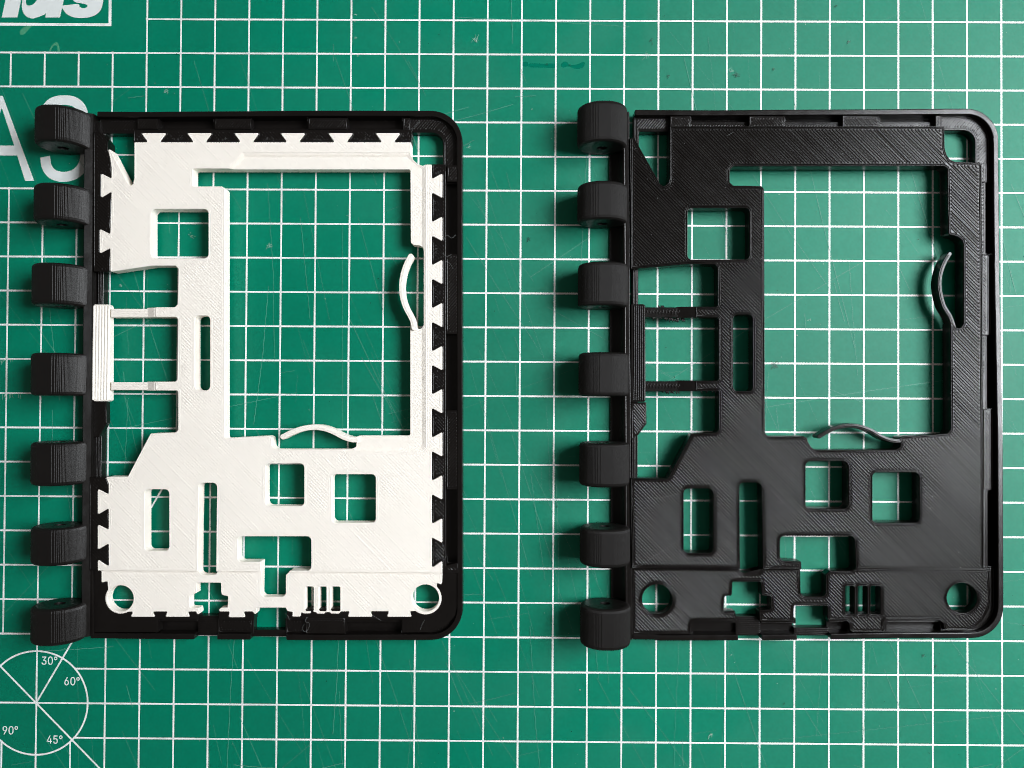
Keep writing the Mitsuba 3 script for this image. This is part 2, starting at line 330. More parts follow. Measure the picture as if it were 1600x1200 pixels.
smear = [smooth_poly([(0.35,97.64),(1.66,97.83),(1.86,96.71),(0.55,96.51)]), smooth_poly([(2.23,97.37),(4.66,97.47),(6.54,97.29),(7.47,97.48),(9.91,97.3),(9.92,96.17),(6.55,96.16),(2.42,96.33)]), smooth_poly([(11.41,96.93),(12.16,97.88),(13.28,97.88),(14.03,97.13),(15.91,97.14),(17.96,97.9),(18.53,97.53),(17.78,96.21),(15.91,95.82),(13.66,96.56),(12.16,96.18)])]
part(mat, 'dark_smear', flat(smear, 0.06), 'smear_dark', smooth=False)
part(mat, 'glue_smear', flat([smooth_poly([(-147.13,105.36),(-147.33,106.3),(-146.21,107.44),(-143.97,108.58),(-143.21,108.59),(-144.7,107.26),(-146,105.74)]).buffer(0.1), smooth_poly([(-137.1,102.94),(-136.16,102.75),(-135.56,100.49),(-136.12,100.11),(-136.52,102),(-137.47,101.99),(-138.39,100.48),(-138.77,100.48),(-138.22,101.8)])], 0.07), 'smear_tan', smooth=False)

# ------------------------------------------------------------------ the two case halves
def knuckle_mesh(xc, y1, y0, r, z, spine_x, rng):
    """Hinge barrel lying along y, printed in flat layers (a stepped round), with rounded rims and a pin socket."""
    dz = 0.22; right = []
    for k in range(int(2 * r / dz)):
        a, b = k * dz, (k + 1) * dz
        zm = (a + b) / 2 - r
        hw = math.sqrt(max(r * r - zm * zm, 0.3)) + rng.uniform(-0.008, 0.008)
        right += [(hw - 0.09, a - r + 0.005), (hw, a - r + 0.07), (hw, b - r - 0.07), (hw - 0.09, b - r - 0.005)]
    left = [(-x, zz) for x, zz in right][::-1]
    sec = np.array(right + left)
    rad = np.linalg.norm(sec, axis=1)
    L = y1 - y0; n = len(sec)
    rows = [(0.30, 2.2), (0.30, 0), (None, 0)][:0]
    V = []
    def ring(scale_d, y): V.append(np.c_[sec[:, 0] * (1 - scale_d / r), np.full(n, y), sec[:, 1] * (1 - scale_d / r)])
    def circle(rr, y): V.append(np.c_[sec[:, 0] / rad * rr, np.full(n, y), sec[:, 1] / rad * rr])
    circle(1.5, y0 + 1.6); circle(1.5, y0 + 0.02); circle(1.75, y0)
    for d, o in ((1.15, 0.0), (0.62, 0.13), (0.2, 0.48), (0.0, 1.1)): ring(d, y0 + o)
    for d, o in ((0.0, 1.1), (0.2, 0.48), (0.62, 0.13), (1.15, 0.0)): ring(d, y1 - o)
    circle(1.75, y1); circle(1.5, y1 - 0.02); circle(1.5, y1 - 1.6)
    m = len(V); i = np.arange(n); j = (i + 1) % n; F = []
    for k in range(m - 1):
        a, b = k * n + i, k * n + j
        F += [np.c_[a, b + n, b], np.c_[a, a + n, b + n]]
    V = np.vstack(V); c0 = len(V); V = np.vstack([V, [[0, y0 + 1.6, 0], [0, y1 - 1.6, 0]]])
    F += [np.c_[np.full(n, c0), i, j], np.c_[np.full(n, c0 + 1), (m - 1) * n + j, (m - 1) * n + i]]
    F = np.vstack(F)[:, ::-1]
    V[:, 0] += xc; V[:, 2] += z
    barrel = trimesh.Trimesh(V * MM, F, process=False)
    web = extrude(box(xc + 1.5, y0 + 0.4, spine_x + 0.3, y1 - 0.4), 0.8, 5.0, 0.3)
    return trimesh.util.concatenate([barrel, web])

def cove_mesh(spine_x, y0, y1):
    """The hollow between two barrels, curved to clear the barrel of the other half."""
    a = np.linspace(0, math.pi / 2, 9)
    sec = [(spine_x + 0.3, 0.4), (spine_x + 0.3, 5.1)] + [(spine_x - 4.4 * (1 - math.cos(t)), 5.1 - 4.4 * math.sin(t)) for t in a] + [(spine_x - 4.4, 0.4)]
    m = trimesh.creation.extrude_polygon(Polygon(sec).buffer(0), (y1 - y0) * MM / MM)
    v = np.array(m.vertices)
    return trimesh.Trimesh(np.c_[v[:, 0], y1 - v[:, 2], v[:, 1]] * MM, m.faces, process=False)

def tube(pts, r, sides=5):
    p = np.array(pts, float); t = np.gradient(p, axis=0); t /= np.linalg.norm(t, axis=1, keepdims=True)
    a = np.cross(t, [0.1, 0.2, 1.0]); a /= np.linalg.norm(a, axis=1, keepdims=True); b = np.cross(t, a)
    g = np.arange(sides) * 2 * math.pi / sides
    v = p[:, None] + r * (np.cos(g)[None, :, None] * a[:, None] + np.sin(g)[None, :, None] * b[:, None])
    i, j = np.meshgrid(np.arange(len(p) - 1), np.arange(sides), indexing='ij')
    q = np.stack([i * sides + j, i * sides + (j + 1) % sides, (i + 1) * sides + (j + 1) % sides, (i + 1) * sides + j], -1).reshape(-1, 4)
    return trimesh.Trimesh(v.reshape(-1, 3) * MM, np.vstack([q[:, [0, 1, 2]], q[:, [0, 2, 3]]]), process=False)

ZB, ZM, ZL = 1.8, 5.8, 4.75       # underside of the face plate, its main top, its lower top
def case_half(t, S, pl, seed):
    """One printed half. S holds its outlines in millimetres, pl is the face plate's plastic."""
    rng = random.Random(seed)
    bk = 'black_plastic'
    outer = poly(S['outer']).buffer(-9, quad_segs=16).buffer(9, quad_segs=16).union(box(S['spine_x'] + 0.5, S['outer_y'][1], S['spine_x'] + 30, S['outer_y'][0]))
    gaps = unary_union([poly(g) for g in S['gaps']])
    lip = outer.difference(outer.buffer(-1.6, quad_segs=12)).difference(box(-400, -400, S['spine_x'] + 1.9, 400)).difference(gaps)
    part(t, 'rim', extrude(rnd(lip, 0.3), 0.5, 5.15, 0.28, low=0.5), bk)
    # spine
    sp = part(t, 'spine', extrude(rnd(poly(S['spine']), 0.25), 0.5, 5.3, 0.22), bk)
    B = Beads(); q = np.array(S['spine']); ty, by = q[:, 1].max() - 0.5, q[:, 1].min() + 0.5
    for k in range(S['spine_ribs']):
        f = (k + 0.5) / 2
        yy = np.linspace(ty, by, 40); B.add(np.c_[[S['spine_at'](y) - 0.85 + 1.95 * f for y in yy], yy], 0.98, 0.30, 5.22)
    if S['spine_ribs'] == 2:      # sloping wedge added on this half so the spine catches window light
        yy = np.linspace(ty + 0.4, by - 0.4, 40); xx = np.array([S['spine_at'](y) for y in yy])
        secs = np.array([(-0.95, 5.2), (-0.9, 6.1), (-0.72, 6.22), (1.05, 5.3), (1.1, 5.2)])
        v = np.concatenate([np.stack([xx + dx, yy, np.full(40, z)], -1)[:, None] for dx, z in secs], 1).reshape(-1, 3)
        i, j = np.meshgrid(np.arange(39), np.arange(4), indexing='ij'); i, j = i.ravel(), j.ravel()
        q = np.stack([i * 5 + j, (i + 1) * 5 + j, (i + 1) * 5 + j + 1, i * 5 + j + 1], -1)[:, ::-1]
        ends = np.array([[0, 1, 2], [0, 2, 3], [0, 3, 4], [195, 197, 196], [195, 198, 197], [195, 199, 198]])
        part(sp, 'added_sheen_cap', trimesh.Trimesh(v * MM, np.vstack([q[:, [0, 1, 2]], q[:, [0, 2, 3]], ends]), process=False), bk, smooth=False)
    else:
        part(sp, 'print_line', B.mesh(), bk, smooth=True, kind='stuff')
    # knuckles and the hollows between
    ks = S['knuckles']
    for k, (xc, y1, y0) in enumerate(ks):
        part(t, 'hinge_knuckle', knuckle_mesh(xc, y1, y0, 7.0, 7.0, S['spine_at'](0.5 * (y0 + y1)), rng), 'black_rough', smooth=12)
        if k + 1 < len(ks):
            ym = 0.5 * (y0 + ks[k + 1][1])
            part(t, 'hinge_hollow', cove_mesh(S['spine_at'](ym) + 0.35, ks[k + 1][1] - 0.2, y0 + 0.2), 'black_rough', smooth=30)
    # floor ledge inside the rim
    hole = outer.union(box(S['spine_x'] - 30, S['outer_y'][1], S['spine_x'] + 5, S['outer_y'][0])).buffer(-5.7).difference(box(-400, -400, S['spine_x'] + 3.4, 400))
    hole = hole.buffer(-3.0).buffer(3.0, quad_segs=8).union(hole.buffer(-0.3).buffer(0.3).intersection(box(-400, -400, S['spine_x'] + 30, 400)))
    slots = unary_union([poly(s) for s in S['slots']])
    ledge = outer.buffer(-1.1).difference(hole).difference(unary_union([poly(g) for g in S['ledge_gaps']])) if S['ledge_gaps'] else outer.buffer(-1.1).difference(hole)
    ledge = ledge.difference(box(-400, -400, S['spine_x'] + 1.7, 400))
    low = rnd(ledge.intersection(slots), 0.15)
    led = rnd(ledge.difference(slots), 0.25)
    fl = part(t, 'floor_ledge', extrude(led, 0.5, 3.3, 0.25), bk)
    for q in polys(low): part(fl, 'slot_floor', extrude(q, 0.5, 1.4, 0.0), bk)
    B = Beads(); hatch(B, led, 3.24, 0.62, 0.56, 0.11, rng, angle=50)
    part(fl, 'print_line', B.mesh(), bk, smooth=True, kind='stuff')
    for z1, b in S['blocks']:
        g = rnd(poly(b), 0.2)
        k = part(t, 'rim_block', extrude(g, 2.4, z1 - 0.06, 0.22), bk)
        B = Beads(); hatch(B, g, z1 - 0.07, 0.62, 0.56, 0.08, rng, inset=0.6, rings=(0.3,), angle=S['block_angle'])
        part(k, 'print_line', B.mesh(), bk, smooth=True, kind='stuff')
    for b in S['bars']:
        g = rnd(poly(b), 0.2); k = part(t, 'port_sill', extrude(g, 0.5, 2.9, 0.2), bk)
        B = Beads(); x0, y0, x1, y1 = g.bounds
        for y in np.arange(y0 + 0.4, y1 - 0.2, 0.55): B.add([(x0 + 0.3, y), (x1 - 0.3, y)], 0.5, 0.12, 2.86)
        part(k, 'print_line', B.mesh(), bk, smooth=True, kind='stuff')
    # the face plate
    O = poly(S['plate'])
    for h in S['holes']: O = O.difference(poly(h).buffer(-1.25).buffer(1.25, quad_segs=7))
    for h in S['slits']: O = O.difference(poly(h).buffer(-0.4).buffer(0.4, quad_segs=5))
    for (px, py), pr in S['circles']: O = O.difference(Point(px, py).buffer(pr, quad_segs=20))
    O = O.difference(rnd(poly(S['opening']), 0.5))
    for b in S['stubs']: O = O.union(poly(b))
    O = rnd(O, 0.28)
    ys = S['split']
    lower_zone = box(-400, -400, 400, ys)
    thin = unary_union([poly(b) for b in S['thin']])
    recess = poly(S['recess']) if S.get('recess') else Polygon()
    # bars and rail are lower than the plate
    main = O.difference(lower_zone).difference(thin)
    body = main.difference(recess)
    hz, hw, hh, hp = S['ridge']
    key = f'{t}__face_plate'
    step = [ZM - 0.9, ZM - 0.675, ZM - 0.45, ZM - 0.225] if S.get('recess') else []
    meshes = []; z0 = ZB
    for k, z in enumerate(step):
        meshes.append(extrude(main.difference(recess.buffer(-0.28 * (len(step) - 1 - k) - 0.05)) if False else main.difference(recess.buffer(0.30 * (k - 3))), z0, z, 0.0)); z0 = z
    meshes.append(extrude(rnd(main.difference(recess.buffer(0.30)), 0.2) if S.get('recess') else body, z0, ZM - 0.05, 0.2))
    top = rnd(main.difference(recess.buffer(0.30)), 0.2) if S.get('recess') else body
    face = part(t, 'face_plate', trimesh.util.concatenate(meshes), pl, label=S['plate_label'])
    B = Beads(); hatch(B, top, ZM - 0.06, hp, hw, hh, rng)
    part(face, 'print_line', B.mesh(), pl, smooth=True, kind='stuff')
    lo = rnd(O.intersection(lower_zone.buffer(0.12)), 0.2)
    part(face, 'lower_panel', extrude(lo, ZB, ZL - 0.05, 0.2), pl)
    B = Beads(); hatch(B, lo, ZL - 0.06, hp, hw, hh, rng)
    part(face, 'print_line', B.mesh(), pl, smooth=True, kind='stuff')
    if S.get('recess'):
        rc = rnd(main.intersection(recess.buffer(0.1)), 0.15)
        part(face, 'screen_ledge', extrude(rc, ZB, ZM - 0.98, 0.2), pl)
        B = Beads(); hatch(B, rc, ZM - 0.99, hp, hw, hh * 0.6, rng, inset=1.1)
        part(face, 'print_line', B.mesh(), pl, smooth=True, kind='stuff')
    for b in S['bridges']:
        g = poly(b); x0, y0, x1, y1 = g.bounds
        k = part(face, 'bridge_bar', extrude(rnd(g, 0.15), ZB, 4.75, 0.18), pl)
        B = Beads()
        if pl == 'white_plastic':
            for f in (0.2, 0.5, 0.8): B.add([(x0, y0 + f * (y1 - y0)), (x1, y0 + f * (y1 - y0))], 0.8, 0.12, 4.72)
        else:
            for x in np.arange(x0 + 0.4, x1 - 0.4, 0.9):
                B.add([(x - 0.35, y0 + 0.5), (x + 0.15, 0.5 * (y0 + y1)), (x + 0.55, y1 - 0.5)], 0.5, 0.34, 4.7)
        part(k, 'print_line', B.mesh(), pl, smooth=True, kind='stuff')
    for x, y, n in S['threads']:
        Bt = Beads()
        for _ in range(n):
            a = rng.uniform(-0.6, 0.6) - 1.2; r = rng.uniform(0.5, 1.5); ox = rng.uniform(-2.2, 2.2)
            Bt.add([(x + ox, y + 0.4), (x + ox + 0.4 * r * math.cos(a), y - 0.1), (x + ox + r * math.cos(a), y + 0.7 * r * math.sin(a))], 0.55, 0.4, 4.3)
        part(face, 'torn_thread', Bt.mesh(), pl, smooth=True, kind='stuff')
    for b in S['ramps']:
        g = poly(b); x0, y0, x1, y1 = g.bounds
        v = []
        m = trimesh.creation.extrude_polygon(Polygon([(x0 - 0.1, ZB), (x1 + 0.1, ZB), (x1 + 0.1, ZM - 0.1), (x1 - 0.2, ZM - 0.1), (x0 - 0.1, 4.7)]), y1 - y0)
        v = np.array(m.vertices); mm = trimesh.Trimesh(np.c_[v[:, 0], y1 - v[:, 2], v[:, 1]] * MM, m.faces, process=False)
        part(face, 'ramp', mm, pl, smooth=False)
    g = poly(S['rail']); x0, y0, x1, y1 = g.bounds
    rail = part(face, 'clip_rail', extrude(rnd(g, 0.2), S['rail_z'][0], S['rail_z'][1] - 0.1, 0.2), pl)
    B = Beads(); xs = np.linspace(x0 + 0.9, x1 - 0.5, 6)
    for k, x in enumerate(xs): B.add([(x, y0 + 0.35), (x + rng.uniform(-.05, .05), y1 - 0.35)], (xs[1] - xs[0]) * 0.98, 0.28, S['rail_z'][1] - 0.14, taper=0.2)
    part(rail, 'rib', B.mesh(), pl, smooth=True, kind='stuff')
    for c in S['springs']:
        p = spline(c)
        g = LineString(p).buffer(S['spring_w'] / 2, cap_style='round', quad_segs=6).simplify(0.01)
        k = part(face, 'spring_arm', extrude(g, ZB + 0.4, S['spring_z'] - 0.02, 0.2), pl)
        B = Beads(); B.add(p[1:-2], S['spring_w'] * 0.55, 0.09, S['spring_z'] - 0.05)
        part(k, 'print_line', B.mesh(), pl, smooth=True)
    # black frame round an inlaid plate
    if S.get('frame'):
        A = unary_union([poly(f) for f in S['frame']]).difference(O.buffer(0.10, quad_segs=4))
        for h in S['holes']: A = A.difference(poly(h))
        for (px, py), pr in S['circles']: A = A.difference(Point(px, py).buffer(pr + 0.6, quad_segs=20))
        A = A.difference(poly(S['opening']))
        hi = rnd(A.difference(lower_zone), 0.12); loA = rnd(A.intersection(lower_zone), 0.12)
        hi = unary_union([p for p in polys(hi) if p.area > 0.6]); loA = unary_union([p for p in polys(loA) if p.area > 0.6])
        for q in polys(hi): fk = part(t, 'dovetail_frame', extrude(q, 1.6, ZM - 0.10, 0.1), bk)
        for q in polys(loA): part(t, 'lower_border', extrude(q, 1.6, ZL - 0.08, 0.1), bk)
        # blobs and hair-fine strings left by the printer on the black teeth, paled to paint in their glints
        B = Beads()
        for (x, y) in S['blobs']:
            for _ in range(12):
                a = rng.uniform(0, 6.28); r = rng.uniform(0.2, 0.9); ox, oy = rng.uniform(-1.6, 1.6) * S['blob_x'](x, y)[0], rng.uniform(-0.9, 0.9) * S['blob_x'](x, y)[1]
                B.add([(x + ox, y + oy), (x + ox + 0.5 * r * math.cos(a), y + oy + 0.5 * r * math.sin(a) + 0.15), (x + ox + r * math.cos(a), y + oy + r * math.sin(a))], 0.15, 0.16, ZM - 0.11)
        part(fk, 'scuff_and_glint', B.mesh(), 'scuff_glint_black', smooth=True, kind='stuff')
        B = Beads(); hatch(B, hi, ZM - 0.13, 0.69, 0.6, 0.10, rng, inset=0.7, rings=(0.22,), angle=-45)
        part(fk, 'print_line', B.mesh(), bk, smooth=True, kind='stuff')
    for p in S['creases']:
        B = Beads(); B.add(p, 0.16, 0.10, ZM - 0.02); part(face, 'seam_line', B.mesh(), 'scuff_glint_black', smooth=True)
    # dust
    dust = []; x0, y0, x1, y1 = top.bounds
    while len(dust) < S['dust']:
        x, y = rng.uniform(x0, x1), rng.uniform(y0, y1)
        if top.contains(Point(x, y)):
            m = trimesh.creation.icosphere(subdivisions=0, radius=rng.choice([0.05, 0.07, 0.1]) * MM); m.apply_translation([x * MM, y * MM, (ZM + 0.04) * MM]); dust.append(m)
    if dust: part(face, 'dust', trimesh.util.concatenate(dust), 'pale_string', smooth=False, kind='stuff')
    hairs = [tube(spline(h, 6), 0.021) for h in S['hairs']]
    if hairs: part(t, 'string', trimesh.util.concatenate(hairs), 'pale_string', smooth=True, kind='stuff')

def along(p, q):     # x of the spine's left side as a function of y
    return lambda y: p[0] + (q[0] - p[0]) * (y - p[1]) / (q[1] - p[1])

# ---- left half: black shell, white plate
LEFT = dict(
    outer=[(-123.87,80.59),(-94.44,81.09),(-57.71,81.47),(-16.91,81.61),(-15.79,-69.3),(-56.36,-69.69),(-92.81,-69.7),(-122.01,-69.74)],
    outer_y=(80.9, -69.61),
    spine_ribs=2, spine_x=-123.6, spine=[(-123.83,80.26),(-122.45,80.27),(-122.11,30.17),(-122.13,2.75),(-121.5,-33.67),(-120.79,-69.06),(-122.61,-69.07),(-123.42,-33.69),(-123.87,2.74),(-124.12,30.16)],
    spine_at=along([(-123.78,76.03)][0], [(-122.81,-68.17)][0]),
    knuckles=[(-130.1,79.96,69.69),(-130.08,58.3,47.87),(-130.37,36.17,24.61),(-130.26,11.27,-0.62),(-130.02,-13.59,-25.52),(-129.67,-37.06,-47.45),(-129.44,-59.19,-69.33)],
    gaps=[[(-91.3,-61.99),(-85.98,-61.95),(-85.51,-72.33),(-92.47,-72.38)], [(-75.54,-61.87),(-66.57,-61.8),(-65.74,-72.18),(-76.35,-72.26)]],
    ledge_gaps=[[(-91.93,-60.58),(-86.39,-60.54),(-86.27,-72.46),(-91.8,-72.51)],[(-75.89,-59.54),(-66.86,-59.48),(-66.73,-72.31),(-75.76,-72.38)]],
    slots=[[(-104.55,80.11),(-89.16,80.17),(-89.12,76.83),(-104.52,76.76)],[(-77.85,80.22),(-62.1,80.29),(-62.07,76.95),(-77.81,76.88)],[(-50.06,80.34),(-34.7,80.41),(-34.67,77.07),(-50.03,77)],[(-21.62,61),(-18.11,61.02),(-17.97,41.04),(-21.47,41.02)],[(-21.31,17.57),(-17.81,17.59),(-17.66,-3.95),(-21.16,-3.97)],[(-20.99,-27.13),(-17.5,-27.1),(-17.36,-47.63),(-20.85,-47.66)],[(-103.64,-65.29),(-92.23,-65.21),(-92.19,-68.68),(-103.6,-68.77)],[(-49.37,-65.07),(-33.76,-64.95),(-33.74,-68.06),(-49.35,-68.18)]],
    blocks=[(5.0,[(-110.24,78.99),(-104.35,79.02),(-104.31,75.89),(-110.2,75.86)]),
        (5.0,[(-87.99,79.09),(-77.52,79.14),(-77.49,76.01),(-87.96,75.96)]),
        (5.0,[(-61.18,79.39),(-49.99,79.44),(-49.96,76.13),(-61.15,76.08)]),
        (5.0,[(-34.03,79.51),(-31.83,79.52),(-31.8,75.84),(-34,75.83)]),
        (5.0,[(-21.29,65.97),(-17.99,65.98),(-17.96,61.21),(-21.25,61.19)]),
        (5.0,[(-21.29,40.47),(-17.82,40.49),(-17.66,17.63),(-21.13,17.61)]),
        (5.0,[(-20.98,-4.11),(-17.51,-4.09),(-17.35,-26.67),(-20.82,-26.69)]),
        (5.0,[(-60.6,-63.47),(-49.31,-63.39),(-49.27,-67.83),(-60.56,-67.91)])] + [(4.6,[(-123.15,78.71),(-120.93,78.17),(-120.89,74.84),(-122.92,75.2)]),(4.4,[(-122.81,-2.37),(-118.4,-2.34),(-118.23,-8.39),(-120.3,-12.25),(-122.68,-12.99)])],
    block_angle=50,
    bars=[[(-92.1,-63.59),(-85.84,-63.54),(-85.78,-69.22),(-92.04,-69.26)],[(-76.41,-67.5),(-66.11,-67.42),(-66.09,-69.34),(-76.39,-69.42)]],
    plate=[(-110.58,71.91),(-106.64,71.93),(-108.69,74.58),(-101.36,74.62),(-103.35,71.95),(-93.55,71.99),(-95.59,74.64),(-88.27,74.67),(-90.26,72.01),(-80.1,72.05),(-82.14,74.7),(-74.82,74.73),(-76.81,72.07),(-66.84,72.11),(-68.88,74.76),(-61.56,74.79),(-63.55,72.13),(-53.22,72.17),(-55.25,74.82),(-47.94,74.86),(-49.93,72.19),(-39.7,72.24),(-41.73,74.88),(-34.42,74.92),(-36.41,72.25),(-31.48,72.27),(-31.45,68.61),(-30.81,67.33),(-29.52,66.13),(-27.96,65.52),(-27.42,65.88),(-25.47,65.89),(-25.44,61.78),(-22.47,63.44),(-22.42,56.31),(-25.41,57.94),(-25.35,49.46),(-22.39,51.12),(-22.34,43.99),(-25.32,45.62),(-25.26,37.15),(-22.3,38.81),(-22.25,31.7),(-25.23,33.32),(-25.17,24.86),(-22.21,26.52),(-22.16,19.42),(-25.14,21.04),(-25.08,12.59),(-22.12,14.25),(-22.07,7.15),(-25.05,8.77),(-24.99,0.33),(-22.04,1.99),(-21.99,-5.1),(-24.96,-3.48),(-24.9,-11.91),(-21.95,-10.25),(-21.9,-17.33),(-24.87,-15.72),(-24.81,-24.13),(-21.86,-22.48),(-21.81,-29.55),(-24.78,-27.94),(-24.72,-36.34),(-21.78,-34.69),(-21.73,-41.75),(-24.7,-40.14),(-24.63,-48.52),(-24.22,-48.51),(-21.69,-46.69),(-21.67,-49.76),(-21.81,-53.21),(-22.08,-53.76),(-23.36,-53.22),(-23.29,-54.44),(-22.86,-54.93),(-22.5,-55.48),(-22.22,-56.08),(-22.03,-56.7),(-21.94,-57.35),(-21.94,-58.01),(-22.03,-58.66),(-22.22,-59.29),(-22.49,-59.89),(-22.85,-60.44),(-23.28,-60.93),(-23.78,-61.36),(-24.34,-61.71),(-24.94,-61.98),(-25.57,-62.16),(-26.22,-62.25),(-26.88,-62.24),(-27.53,-62.14),(-28.16,-61.95),(-28.76,-61.67),(-29.31,-61.31),(-30.94,-61.37),(-30.38,-62.98),(-37.48,-63.03),(-36.86,-61.41),(-42.14,-61.45),(-41.49,-63.06),(-48.68,-63.11),(-48.05,-61.49),(-50.42,-61.58),(-51.14,-62.22),(-53.33,-62.24),(-53.7,-61.79),(-54.97,-61.8),(-55.33,-62.25),(-57.34,-62.27),(-57.7,-61.82),(-58.98,-61.83),(-59.34,-62.19),(-61.16,-62.21),(-61.89,-61.85),(-62.06,-63.12),(-64.52,-63.14),(-64.26,-61.87),(-65.91,-61.52),(-66.28,-60.61),(-74.48,-60.67),(-74.65,-62.31),(-75.19,-62.58),(-75.75,-61.77),(-78.3,-61.79),(-77.74,-63.42),(-82.66,-63.45),(-82.31,-61.82),(-85.32,-61.84),(-85.33,-61.21),(-84.88,-60.84),(-82.87,-60.73),(-82.81,-57.47),(-84.55,-57.12),(-84.83,-56.21),(-84.86,-53.67),(-91.88,-53.72),(-91.76,-56.62),(-93.67,-57.36),(-93.63,-60.81),(-91.08,-60.89),(-90.79,-62.43),(-91.51,-62.79),(-91.89,-61.89),(-94.26,-61.91),(-93.6,-63.44),(-100.72,-63.5),(-100.01,-61.95),(-104.3,-61.98),(-103.46,-63.52),(-110.58,-63.57),(-109.86,-62.02),(-111.37,-62.16),(-111.93,-62.41),(-112.52,-62.58),(-113.12,-62.67),(-113.74,-62.67),(-114.35,-62.59),(-114.94,-62.42),(-115.51,-62.18),(-116.03,-61.85),(-116.5,-61.46),(-116.92,-61),(-117.26,-60.5),(-117.53,-59.94),(-117.72,-59.36),(-117.83,-58.76),(-117.85,-58.15),(-117.79,-57.54),(-117.63,-56.94),(-117.4,-56.38),(-117.09,-55.85),(-117.27,-53.45),(-119,-53.91),(-119.04,-50.72),(-119.52,-50.46),(-119.57,-47.02),(-116.9,-48.81),(-116.41,-48.81),(-116.51,-42.47),(-119.6,-44.3),(-119.69,-37.14),(-116.57,-38.66),(-116.65,-32.49),(-119.72,-34.33),(-119.81,-27.07),(-116.69,-28.59),(-116.73,-25.59),(-117.57,-23.69),(-111.28,-23.56),(-104.96,-11.25),(-97.85,-10.93),(-97.13,-10.2),(-97.25,0.71),(-97.8,1.17),(-98.19,3.44),(-97.47,4.17),(-97.48,21.31),(-98.03,21.94),(-98.43,24.77),(-97.62,25.68),(-97.54,35.73),(-98.38,36.64),(-105.14,36.6),(-117,34.8),(-117.09,41.57),(-120.09,40),(-120.17,47.04),(-117.13,45.5),(-116.92,57.77),(-119.92,55.92),(-120,62.96),(-116.96,61.43),(-117,64.55),(-117.4,67.11),(-118.07,69.68),(-117.52,69.86),(-112.18,59.99),(-111.53,59.44),(-110.72,60),(-110.46,61.65)], holes=[[(-105.51,52.79),(-89.14,52.87),(-88.99,38.79),(-105.35,38.7)],
        [(-92.65,22.43),(-88.36,22.45),(-88.13,1.13),(-92.42,1.11)],
        [(-106.41,-27.07),(-99.49,-27.02),(-99.29,-44.52),(-106.21,-44.57)],
        [(-91.04,-25.15),(-85.85,-25.12),(-85.89,-51.5),(-91.09,-51.53)],
        [(-72.16,-19.49),(-61.15,-19.42),(-61.04,-31.57),(-72.04,-31.65)],
        [(-53.3,-22.45),(-40.76,-22.37),(-40.65,-36.14),(-53.18,-36.23)],
        [(-79.87,-40.22),(-58.96,-40.07),(-58.88,-49.85),(-64.87,-49.89),(-66.37,-51.36),(-66.31,-57.53),(-73.42,-57.58),(-73.25,-47.42),(-79.8,-47.46)]], slits=[[(-60.78,-54.58),(-58.41,-54.57),(-58.34,-61.55),(-60.71,-61.57)],
        [(-56.86,-54.56),(-54.76,-54.54),(-54.7,-61.52),(-56.8,-61.54)],
        [(-53.49,-54.53),(-50.85,-54.51),(-50.79,-61.5),(-53.43,-61.51)]], opening=[(-93.84,64.47),(-31.7,64.77),(-31.45,43.75),(-30.71,43.11),(-28.89,42.94),(-27.7,42.3),(-27.6,41.21),(-27.45,20.06),(-28.17,19.14),(-29.26,19.05),(-29.81,19.86),(-31.47,22.77),(-31.21,-11.42),(-45.76,-11.51),(-47.21,-12.07),(-46.47,-13.51),(-46.64,-14.79),(-47.73,-15.34),(-69.2,-15.48),(-70.3,-14.57),(-70.5,-12.21),(-71.42,-11.68),(-83.8,-12.48),(-84.54,58.66),(-85.27,59.39),(-93.78,59.34)], recess=[(-83.5,64.34),(-79.33,68.76),(-32.37,68.97),(-30.35,67.33),(-28.88,66.06),(-27.6,65.33),(-27.01,-14.48),(-27.73,-15.21),(-28.45,-15.58),(-49.36,-15.71),(-51.2,-13.18),(-33.09,-3.99),(-33.56,57.99),(-83.43,57.75)],
    circles=[([(-113.47,-58.33)][0],3.72),([(-26.51,-57.6)][0],3.85)],
    split=-50.21, thin=[[(-126.87,26.53),(-104.12,26.66),(-103.77,-4.44),(-126.48,-4.58)]],
    bridges=[[(-117.22,24.32),(-106.02,24.38),(-106,21.94),(-117.19,21.88)],[(-116.97,3.34),(-105.78,3.41),(-105.76,1.1),(-116.94,1.04)]],
    creases=[], dust=0, threads=[], stubs=[[(-103.91,24.74),(-97.15,24.77),(-97.12,21.98),(-103.88,21.94)],
        [(-103.66,3.5),(-96.91,3.54),(-96.89,1.08),(-103.64,1.04)]],
    ramps=[[(-106.75,24.6),(-104.1,24.62),(-104.07,21.97),(-106.72,21.95)],[(-106.51,3.49),(-103.85,3.5),(-103.83,1.04),(-106.48,1.02)]],
    rail=[(-121.96,25.54),(-118.1,25.56),(-117.54,24.94),(-117.31,-1.78),(-117.77,-2.15),(-121.8,-2.18),(-122.03,1.66),(-122.59,2.76),(-122.64,6.78),(-121.92,7.52),(-122.03,16.12),(-122.77,17.22),(-122.82,21.07),(-122.1,22.17)], rail_z=(2.4,5.0),
    springs=[[(-31.35,39.67),(-32.52,37.38),(-33.41,34.64),(-33.84,31.35),(-33.55,28.07),(-32.61,25.15),(-31.32,22.79),(-30.58,21.15),(-30.2,19.33)],[(-67.29,-11.93),(-64.93,-10.74),(-61.84,-9.63),(-58.57,-9.15),(-55.47,-9.49),(-52.73,-10.48),(-50.35,-11.73),(-47.98,-12.54),(-46.52,-12.62)]],
    spring_w=1.55, spring_z=5.7, ridge=(0,0.62,0.06,0.69), plate_label='cream white plate with dovetailed edges',
